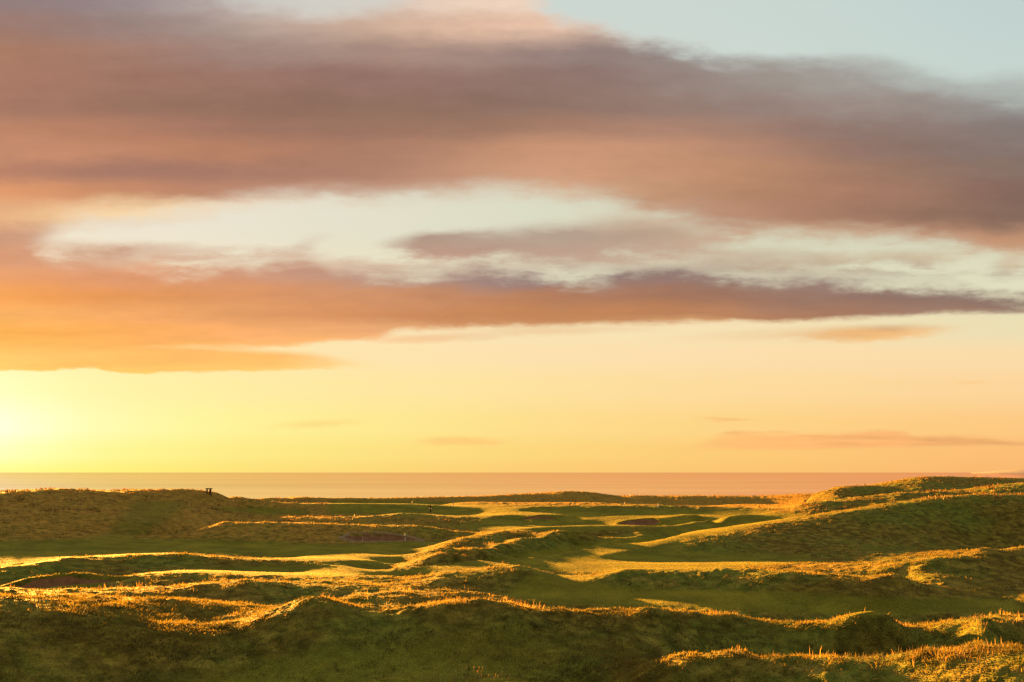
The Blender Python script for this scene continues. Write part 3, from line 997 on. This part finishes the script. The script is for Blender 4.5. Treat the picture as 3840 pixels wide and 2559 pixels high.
tag(blades('rough_grass', 46000, -AZL, AZL, 27, 50, rough_keep(0.08, 1.0), 12, 0.13, 0.022, 0.15, 1.2, GRASS),
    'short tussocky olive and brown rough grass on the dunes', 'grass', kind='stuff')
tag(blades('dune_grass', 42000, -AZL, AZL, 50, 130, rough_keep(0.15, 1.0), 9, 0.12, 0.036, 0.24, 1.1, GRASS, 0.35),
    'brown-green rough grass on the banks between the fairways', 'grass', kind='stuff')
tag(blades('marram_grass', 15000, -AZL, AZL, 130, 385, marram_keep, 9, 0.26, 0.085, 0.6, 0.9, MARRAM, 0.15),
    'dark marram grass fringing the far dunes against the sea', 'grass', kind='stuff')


def straw_keep(az, d, mown, X, Y, x, y):
    p = np.clip(0.02 + 3.2 * fbm(x / 1.9 + 7, y / 1.9, 3), 0, 1)
    crest = np.exp(-((Y - np.interp(X, *CREST_NEAR.T)) / 22) ** 2) * np.clip((X - 1700) / 300, 0.0, 1) * (d < 50)
    behind = 0.35 * np.exp(-((Y - 2240) / 30) ** 2) * np.clip((2500 - X) / 300, 0, 1) * np.clip((X - 1300) / 200, 0, 1)
    left = 0.22 * np.exp(-((Y - 2215) / 40) ** 2) * np.clip((1900 - X) / 500, 0, 1)
    right = 0.7 * np.exp(-((Y - np.interp(X, *CREST_FRONT.T)) / 15) ** 2) * np.clip((X - 2400) / 200, 0, 1) * (d < 36)
    ridge = 1.3 * np.exp(-((Y - 2400 + (X - 3640) * 0.6) / 30) ** 2) * np.clip((X - 3480) / 100, 0, 1) * (d < 43)
    mid = 0.5 * np.exp(-((Y - 2065) / 55) ** 2) * np.exp(-((X - 1850) / 330) ** 2)
    below = np.clip((Y - np.interp(X, *CREST_FRONT.T) - 8) / 8, 0, 1) * (X > 2450) * (d < 33)
    return (1 - 0.85 * below) * np.clip(p * (crest + behind + left + right + ridge + mid + 0.015), 0, 1) * (1 - mown)


tag(blades('seeding_grass', 60000, -AZL, AZL, 27, 110, straw_keep, 7, 0.26, 0.011, 0.22, 0.6, STRAW, 0.2),
    'dry straw-coloured seed stems standing along the dune crests', 'grass', kind='stuff')

# tall stems with seed heads on the little rise nearest the eye
def seed_heads():
    n = 85
    X = np.concatenate([RNG.normal(1740, 70, 40), RNG.uniform(1400, 1900, 30), RNG.uniform(-100, 1300, 15)])
    d = RNG.uniform(29.0, 30.2, n)
    az = np.array([az_at(a, b, -7.8) for a, b in zip(X, d)])
    z, _, _, _ = land_height(az, d, False)
    x, y = d * np.sin(az), d * np.cos(az)
    V_, F_, T_ = [], [], []
    for i in range(n):
        h = RNG.uniform(0.05, 0.38) * (1.1 if i < 40 else 0.8)
        lx, ly = RNG.normal(0.03, 0.05, 2)
        b0 = np.array([x[i], y[i], z[i] - 0.03])
        tip = b0 + (lx, ly, h)
        o = len(V_)
        for k in range(2):                        # a crossed stem and its oval head
            e = np.array([0.004, 0, 0]) if k == 0 else np.array([0, 0.004, 0])
            V_ += [b0 - e, b0 + e, tip + e, tip - e]
            F_.append((o + 4 * k, o + 4 * k + 1, o + 4 * k + 2, o + 4 * k + 3))
            T_ += [0.3, 0.3, 0.6, 0.6]
        for k in range(2):
            o = len(V_)
            hw, hl = RNG.uniform(0.007, 0.013), RNG.uniform(0.05, 0.09)
            e = np.array([hw, 0, 0]) if k == 0 else np.array([0, hw, 0])
            V_ += [tip - (0, 0, 0.02), tip + e + (0, 0, hl * 0.35), tip + (lx * 0.1, 0, hl), tip - e + (0, 0, hl * 0.35)]
            F_.append((o, o + 1, o + 2, o + 3))
            T_ += [0.8, 1, 1, 1]
    o = np_mesh('seed_heads', np.array(V_), np.array(F_), blade_material('seed_head_husks', (0.06, 0.045, 0.02), (0.17, 0.115, 0.06), 0.3), False, {'tone': np.array(T_)})
    tag(o, 'pale seed heads on tall stems rising at the near edge of the hollow', 'grass', kind='stuff')


seed_heads()

# ------------------------------------------------------------------ bunkers


def sand_material():
    m, nt, b = material('bunker_sand')
    pos = nt.nodes.new('ShaderNodeNewGeometry').outputs['Position']
    n1, n2 = noise(pos, 1.2, 4, 0.6), noise(pos, 9.0, 3, 0.6)
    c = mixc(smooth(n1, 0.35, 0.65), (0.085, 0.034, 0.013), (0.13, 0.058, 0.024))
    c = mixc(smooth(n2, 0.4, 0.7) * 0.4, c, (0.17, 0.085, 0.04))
    nt.links.new(c, b.inputs['Base Color'])
    b.inputs['Roughness'].default_value = 0.95
    b.inputs['Specular IOR Level'].default_value = 0.1
    bump_node(nt, b, n2, 0.6, 0.05)
    return m


def edge_material():
    m, nt, b = material('bunker_turf_edge')
    pos = nt.nodes.new('ShaderNodeNewGeometry').outputs['Position']
    n1 = noise(pos, 4.0, 4, 0.65)
    nt.links.new(mixc(smooth(n1, 0.35, 0.65), (0.10, 0.065, 0.028), (0.19, 0.12, 0.06)), b.inputs['Base Color'])
    b.inputs['Roughness'].default_value = 0.95
    b.inputs['Specular IOR Level'].default_value = 0.1
    return m


SAND, EDGE = sand_material(), edge_material()
BUNKER_LABELS = [
    'long dark sand bunker among lit rough grass, nearest and largest of the bunkers',
    'pot bunker with a pale worn rim cut into the brown grassy bank',
    'small arched sand bunker below the far green, beyond the rough hummock',
    'wedge-shaped sand bunker under a grassy mound beside the rising bank',
]


def build_bunkers():
    for (X, d, a, b, dep, lip), lab in zip(BUNKERS, BUNKER_LABELS):
        az = az_at(X, d, -8.8)
        c = np.array([d * math.sin(az), d * math.cos(az)])
        t, f = np.array([math.cos(az), -math.sin(az)]), np.array([math.sin(az), math.cos(az)])
        th = np.linspace(0, 2 * math.pi, 97)[:-1]
        wob = 1 + 0.05 * np.sin(3 * th + X) + 0.03 * np.sin(7 * th + 2 * X)

        def ring(r):
            e1, e2 = r * np.cos(th) * wob, r * np.sin(th) * wob
            return c[0] + e1 * a * t[0] + e2 * b * f[0], c[1] + e1 * a * t[1] + e2 * b * f[1]

        def sheet(rs, fz):
            vs = []
            for r in rs:
                x, y = ring(r)
                z = base_height(np.arctan2(x, y), np.log(np.hypot(x, y)))
                vs.append(np.stack([x, y, z + fz(r)], -1))
            n, k = len(th), len(rs)
            idx = np.arange(n * k).reshape(k, n)
            nx = np.roll(idx, -1, axis=1)
            return np.concatenate(vs), np.stack([idx[:-1], nx[:-1], nx[1:], idx[1:]], -1).reshape(-1, 4)[:, ::-1]
        rs = [0.02, 0.2, 0.4, 0.55, 0.68, 0.78, 0.86, 0.92, 0.96, 0.99]
        v, fc = sheet(rs, lambda r: -dep * min(1.0, max(0.0, (1 - r) / 0.34)) ** 0.7)
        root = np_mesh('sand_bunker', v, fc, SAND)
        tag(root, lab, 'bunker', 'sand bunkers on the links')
        v, fc = sheet([0.985, 1.0, 1.06, 1.14, 1.2], lambda r: {0.985: -0.08, 1.0: 0.05, 1.06: 0.09, 1.14: 0.06, 1.2: -0.06}[r])
        o = np_mesh('turf_edge', v, fc, EDGE if X == 1428 else TURF)
        if o.data.materials[0] == TURF:
            at = o.data.attributes.new('mown', 'FLOAT', 'POINT')
            at.data.foreach_set('value', np.full(len(v), 0.8, np.float32))
        o.parent = root


build_bunkers()

# ------------------------------------------------------------------ small things on the links


def plain(name, col, rough=0.7, spec=0.3):
    m, nt, b = material(name)
    pos = nt.nodes.new('ShaderNodeNewGeometry').outputs['Position']
    n = noise(pos, 14.0, 3, 0.6)
    nt.links.new(mixc(smooth(n, 0.3, 0.7), tuple(q * 0.8 for q in col), tuple(min(q * 1.15, 0.9) for q in col)), b.inputs['Base Color'])
    b.inputs['Roughness'].default_value = rough
    b.inputs['Specular IOR Level'].default_value = spec
    return m


WHITE = plain('white_paint', (0.45, 0.40, 0.34), 0.6)
CLOTH_W = plain('white_flag_cloth', (0.34, 0.30, 0.23), 0.8)
WOOD = plain('dark_wood', (0.035, 0.022, 0.012), 0.9, 0.05)


def ground_at(X, d):
    z = -8.0
    for _ in range(3):
        az = az_at(X, d, z)
        z = float(land_height(np.array([az]), np.array([d]), False)[0][0])
    return Vector((d * math.sin(az), d * math.cos(az), z))


def empty(name, loc, rz=0.0):
    o = bpy.data.objects.new(name, None)
    COL.objects.link(o)
    o.location = loc
    o.rotation_euler = (0, 0, rz)
    return o


def bm_obj(name, bm, mat, parent=None, smooth_=True):
    me = bpy.data.meshes.new(name)
    bm.to_mesh(me)
    bm.free()
    me.materials.append(mat)
    if smooth_:
        me.polygons.foreach_set('use_smooth', [True] * len(me.polygons))
    o = bpy.data.objects.new(name, me)
    COL.objects.link(o)
    o.parent = parent
    return o


def box(bm, c, s, bev=0.015):
    r = bmesh.ops.create_cube(bm, size=1.0)
    bmesh.ops.scale(bm, vec=s, verts=r['verts'])
    bmesh.ops.translate(bm, vec=c, verts=r['verts'])
    es = list({e for v in r['verts'] for e in v.link_edges})
    bmesh.ops.bevel(bm, geom=es, offset=bev, segments=2, affect='EDGES')


def rod(bm, prof, sides=12):
    """turned post: (height, radius) profile about the z axis"""
    rings = []
    for z, r in prof:
        rings.append([bm.verts.new((r * math.cos(2 * math.pi * k / sides), r * math.sin(2 * math.pi * k / sides), z)) for k in range(sides)])
    for a, b in zip(rings[:-1], rings[1:]):
        for k in range(sides):
            bm.faces.new((a[k], a[(k + 1) % sides], b[(k + 1) % sides], b[k]))
    bm.faces.new(rings[0][::-1])
    bm.faces.new(rings[-1])


def wooden_stand():
    p = ground_at(782, 179)
    r = empty('wooden_stand', p + Vector((0, 0, -0.05)), 0.12)
    tag(r, 'dark wooden stand with a broad top on two thick legs, on the hill skyline', 'stand')
    bm = bmesh.new()
    box(bm, (0, 0, 1.24), (1.36, 0.5, 0.16), 0.03)
    box(bm, (0, 0, 1.34), (1.2, 0.42, 0.05), 0.015)
    bm_obj('top', bm, WOOD, r, False)
    for x, w in ((-0.33, 0.24), (0.30, 0.36)):
        bm = bmesh.new()
        box(bm, (x, 0, 0.58), (w, 0.34, 1.18), 0.02)
        box(bm, (x, 0, 0.05), (w + 0.08, 0.42, 0.1), 0.015)
        bm_obj('leg', bm, WOOD, r, False)


wooden_stand()


def marker_post(X, d, h, label, r0=0.045):
    p = ground_at(X, d)
    root = empty('marker_post', p + Vector((0, 0, -0.05)))
    tag(root, label, 'marker post', 'white marker posts on the links')
    bm = bmesh.new()
    rod(bm, [(0, r0), (h - 0.08, r0), (h - 0.02, r0 * 0.8), (h, r0 * 0.3)])
    bm_obj('post', bm, WHITE, root)
    bm = bmesh.new()
    rod(bm, [(h * 0.62, r0 * 1.12), (h * 0.62 + 0.01, r0 * 1.16), (h * 0.76, r0 * 1.16), (h * 0.77, r0 * 1.12)])
    bm_obj('band', bm, WOOD, root)


marker_post(1519, 103.8, 1.05, 'pale thin post standing at the right end of the pot bunker', 0.05)
marker_post(1359, 103.8, 0.75, 'faint thin post at the left part of the pot bunker', 0.025)
marker_post(1699, 188.5, 0.95, 'pale marker post on the dim green right of the walking person', 0.08)
marker_post(2469, 174.5, 0.80, 'short white marker post at the right end of the lit far green', 0.11)


def golf_flag(X, d, h, fw, fh, label, lean=0.0):
    p = ground_at(X, d)
    root = empty('golf_flag', p + Vector((0, 0, -0.05)))
    root.rotation_euler = (0, lean, 0)
    tag(root, label, 'golf flag', 'white flags on the far greens')
    bm = bmesh.new()
    rod(bm, [(0, 0.016), (h, 0.011), (h + 0.01, 0.02), (h + 0.04, 0.015), (h + 0.05, 0.004)])
    bm_obj('pole', bm, WHITE, root)
    bm = bmesh.new()                                   # a limp flag, hanging in folds
    nx, nz = 8, 8
    g = [[None] * (nz + 1) for _ in range(nx + 1)]
    for i in range(nx + 1):
        u = i / nx
        for j in range(nz + 1):
            v = j / nz
            g[i][j] = bm.verts.new((0.012 + u * fw * (1 - 0.25 * v), 0.07 * math.sin(u * 9 + v * 2) * u ** 0.5, h - 0.02 - v * fh - u * u * fh * 0.35))
    for i in range(nx):
        for j in range(nz):
            bm.faces.new((g[i][j], g[i + 1][j], g[i + 1][j + 1], g[i][j + 1]))
    bmesh.ops.solidify(bm, geom=bm.faces[:], thickness=0.006)
    bm_obj('flag', bm, CLOTH_W, root)


golf_flag(2338, 177.0, 0.86, 0.36, 0.42, 'white flag on the lit far green, before the dark brown dune', 0.12)
golf_flag(1543, 194.5, 0.70, 0.32, 0.36, 'white flag on the dim far green left of the walking person')


# ------------------------------------------------------------------ the walker on the far green
def skin_mesh(name, joints, bones, mat, parent, sub=1):
    """one continuous surface grown over a skeleton: joints = {name: (point, radius)}"""
    keys = list(joints)
    me = bpy.data.meshes.new(name)
    me.from_pydata([joints[k][0] for k in keys], [(keys.index(a), keys.index(b)) for a, b in bones], [])
    o = bpy.data.objects.new(name, me)
    COL.objects.link(o)
    md = o.modifiers.new('skin', 'SKIN')
    for k, sv in zip(keys, me.skin_vertices[0].data):
        r = joints[k][1]
        sv.radius = (r, r) if not isinstance(r, tuple) else r
    me.skin_vertices[0].data[0].use_root = True
    md.use_smooth_shade = True
    sb = o.modifiers.new('subsurf', 'SUBSURF')
    sb.levels = sb.render_levels = sub
    dg = bpy.context.evaluated_depsgraph_get()
    dg.update()
    m2 = bpy.data.meshes.new_from_object(o.evaluated_get(dg))
    m2.name = name
    o.modifiers.clear()
    o.data = m2
    m2.materials.clear()
    m2.materials.append(mat)
    o.parent = parent
    return o


def walker():
    p = ground_at(1614, 181)
    root = empty('person', p + Vector((0, 0, 0.0)), 0.5)
    tag(root, 'person in dark clothes walking across the far green, legs mid-stride', 'person')
    skin, jacket, trousers = plain('skin_tone', (0.42, 0.26, 0.19)), plain('dark_jacket', (0.006, 0.005, 0.004), 1.0, 0.0), plain('dark_trousers', (0.005, 0.004, 0.004), 1.0, 0.0)
    hair, shoe = plain('brown_hair', (0.012, 0.008, 0.005), 1.0, 0.0), plain('dark_shoe', (0.015, 0.012, 0.01))
    # x sideways, y forward (away from the eye)
    J = {
        'pelvis': ((0, 0, 0.94), 0.135), 'waist': ((0, 0.01, 1.08), 0.12), 'chest': ((0, 0.03, 1.28), (0.155, 0.115)), 'collar': ((0, 0.035, 1.43), 0.09),
        'neck': ((0, 0.045, 1.51), 0.055), 'jaw': ((0, 0.065, 1.57), 0.066), 'head': ((0, 0.06, 1.65), 0.088), 'crown': ((0, 0.05, 1.72), 0.06), 'nose': ((0, 0.165, 1.62), 0.014),
    }
    B = [('pelvis', 'waist'), ('waist', 'chest'), ('chest', 'collar'), ('collar', 'neck'), ('neck', 'jaw'), ('jaw', 'head'), ('head', 'crown'), ('head', 'nose')]
    for s, q in ((-1, 'a'), (1, 'b')):
        f = 0.20 * s
        J.update({
            'hip' + q: ((0.10 * s, 0, 0.90), 0.098), 'knee' + q: ((0.115 * s, 0.13 if s > 0 else -0.06, 0.49), 0.062), 'shin' + q: ((0.12 * s, 0.16 if s > 0 else -0.16, 0.3), 0.055),
            'ankle' + q: ((0.125 * s, 0.22 if s > 0 else -0.27, 0.09), 0.042), 'toe' + q: ((0.14 * s, 0.40 if s > 0 else -0.11, 0.035), 0.036),
            'shoulder' + q: ((0.19 * s, 0.03, 1.40), 0.062), 'elbow' + q: ((0.25 * s, -0.05 - f * 0.5, 1.13), 0.046), 'wrist' + q: ((0.25 * s, 0.05 - f, 0.90), 0.031), 'palm' + q: ((0.25 * s, 0.07 - f, 0.84), (0.038, 0.018)),
            'ear' + q: ((0.082 * s, 0.05, 1.63), 0.012),
        })
        B += [('pelvis', 'hip' + q), ('hip' + q, 'knee' + q), ('knee' + q, 'shin' + q), ('shin' + q, 'ankle' + q), ('ankle' + q, 'toe' + q),
              ('collar', 'shoulder' + q), ('shoulder' + q, 'elbow' + q), ('elbow' + q, 'wrist' + q), ('wrist' + q, 'palm' + q), ('head', 'ear' + q)]
        for k, (dy, ln) in enumerate(((-0.028, 0.062), (-0.010, 0.075), (0.009, 0.080), (0.027, 0.072))):
            a, b_ = (0.25 * s, 0.07 - f + dy, 0.80), (0.235 * s, 0.085 - f + dy, 0.80 - ln)
            J['k%d' % k + q] = (a, 0.0095)
            J['t%d' % k + q] = (b_, 0.008)
            B += [('palm' + q, 'k%d' % k + q), ('k%d' % k + q, 't%d' % k + q)]
        J['thumb' + q] = ((0.225 * s, 0.115 - f, 0.815), 0.010)
        B.append(('palm' + q, 'thumb' + q))
    skin_mesh('body', J, B, skin, root)
    G = {'hem': ((0, 0, 0.88), 0.155), 'waist': ((0, 0.01, 1.08), 0.145), 'chest': ((0, 0.03, 1.28), (0.18, 0.14)), 'collar': ((0, 0.035, 1.43), 0.11), 'neck': ((0, 0.04, 1.49), 0.078)}
    GB = [('hem', 'waist'), ('waist', 'chest'), ('chest', 'collar'), ('collar', 'neck')]
    for s, q in ((-1, 'a'), (1, 'b')):
        f = 0.20 * s
        G.update({'sh' + q: ((0.19 * s, 0.03, 1.40), 0.082), 'el' + q: ((0.25 * s, -0.05 - f * 0.5, 1.13), 0.064), 'wr' + q: ((0.25 * s, 0.04 - f * 0.95, 0.92), 0.046)})
        GB += [('collar', 'sh' + q), ('sh' + q, 'el' + q), ('el' + q, 'wr' + q)]
    skin_mesh('jacket', G, GB, jacket, root)
    T = {'top': ((0, 0, 0.98), 0.145), 'seat': ((0, 0, 0.90), 0.145)}
    TB = [('top', 'seat')]
    for s, q in ((-1, 'a'), (1, 'b')):
        T.update({'h' + q: ((0.10 * s, 0, 0.84), 0.115), 'k' + q: ((0.115 * s, 0.13 if s > 0 else -0.06, 0.49), 0.084), 'a' + q: ((0.124 * s, 0.205 if s > 0 else -0.25, 0.12), 0.068)})
        TB += [('seat', 'h' + q), ('h' + q, 'k' + q), ('k' + q, 'a' + q)]
    skin_mesh('trousers', T, TB, trousers, root)
    skin_mesh('hair', {'b': ((0, 0.02, 1.66), 0.088), 't': ((0, 0.04, 1.72), 0.075), 'n': ((0, -0.005, 1.59), 0.06)}, [('b', 't'), ('b', 'n')], hair, root)
    for s in (-1, 1):
        y = 0.2 if s > 0 else -0.29
        skin_mesh('shoe', {'heel': ((0.125 * s, y, 0.05), 0.052), 'mid': ((0.13 * s, y + 0.12, 0.045), 0.05), 'toe': ((0.14 * s, y + 0.22, 0.035), 0.04)}, [('heel', 'mid'), ('mid', 'toe')], shoe, root)


walker()


# ------------------------------------------------------------------ the far shore beyond the bay
def far_shore():
    m, nt, b = material('far_land')
    pos = nt.nodes.new('ShaderNodeNewGeometry').outputs['Position']
    n = noise(pos, 0.002, 4, 0.6)
    nt.links.new(mixc(smooth(n, 0.35, 0.65), (0.085, 0.08, 0.09), (0.12, 0.11, 0.12)), b.inputs['Base Color'])
    b.inputs['Roughness'].default_value = 1.0
    na, nr = 120, 14
    az = np.linspace(az_at(3640, 20000, 0), az_at(3640, 20000, 0) + 0.5, na)
    t = np.linspace(0, 1, na)
    crest = 8 + 105 * (1 - np.exp(-t * 7)) * (0.75 + 0.9 * fbm(t * 9, t * 0 + 3.3, 4)) + 60 * t
    crest *= np.clip(t / 0.05, 0, 1)
    r = np.linspace(-1, 1, nr)
    A, R_ = np.meshgrid(az, r)
    D = 20000 + R_ * 2200
    H = SEA_Z - 6 + (crest[None, :] + 22) * np.clip(1 - R_ ** 2, 0, 1) * (1 + 0.25 * fbm(A * 90, R_ * 2.2 + 5, 3))
    v = np.stack([(D * np.sin(A)).ravel(), (D * np.cos(A)).ravel(), H.ravel()], -1)
    idx = np.arange(na * nr).reshape(nr, na)
    f = np.stack([idx[:-1, :-1], idx[:-1, 1:], idx[1:, 1:], idx[1:, :-1]], -1).reshape(-1, 4)
    tag(np_mesh('far_hills', v, f, m), kind='structure')


far_shore()
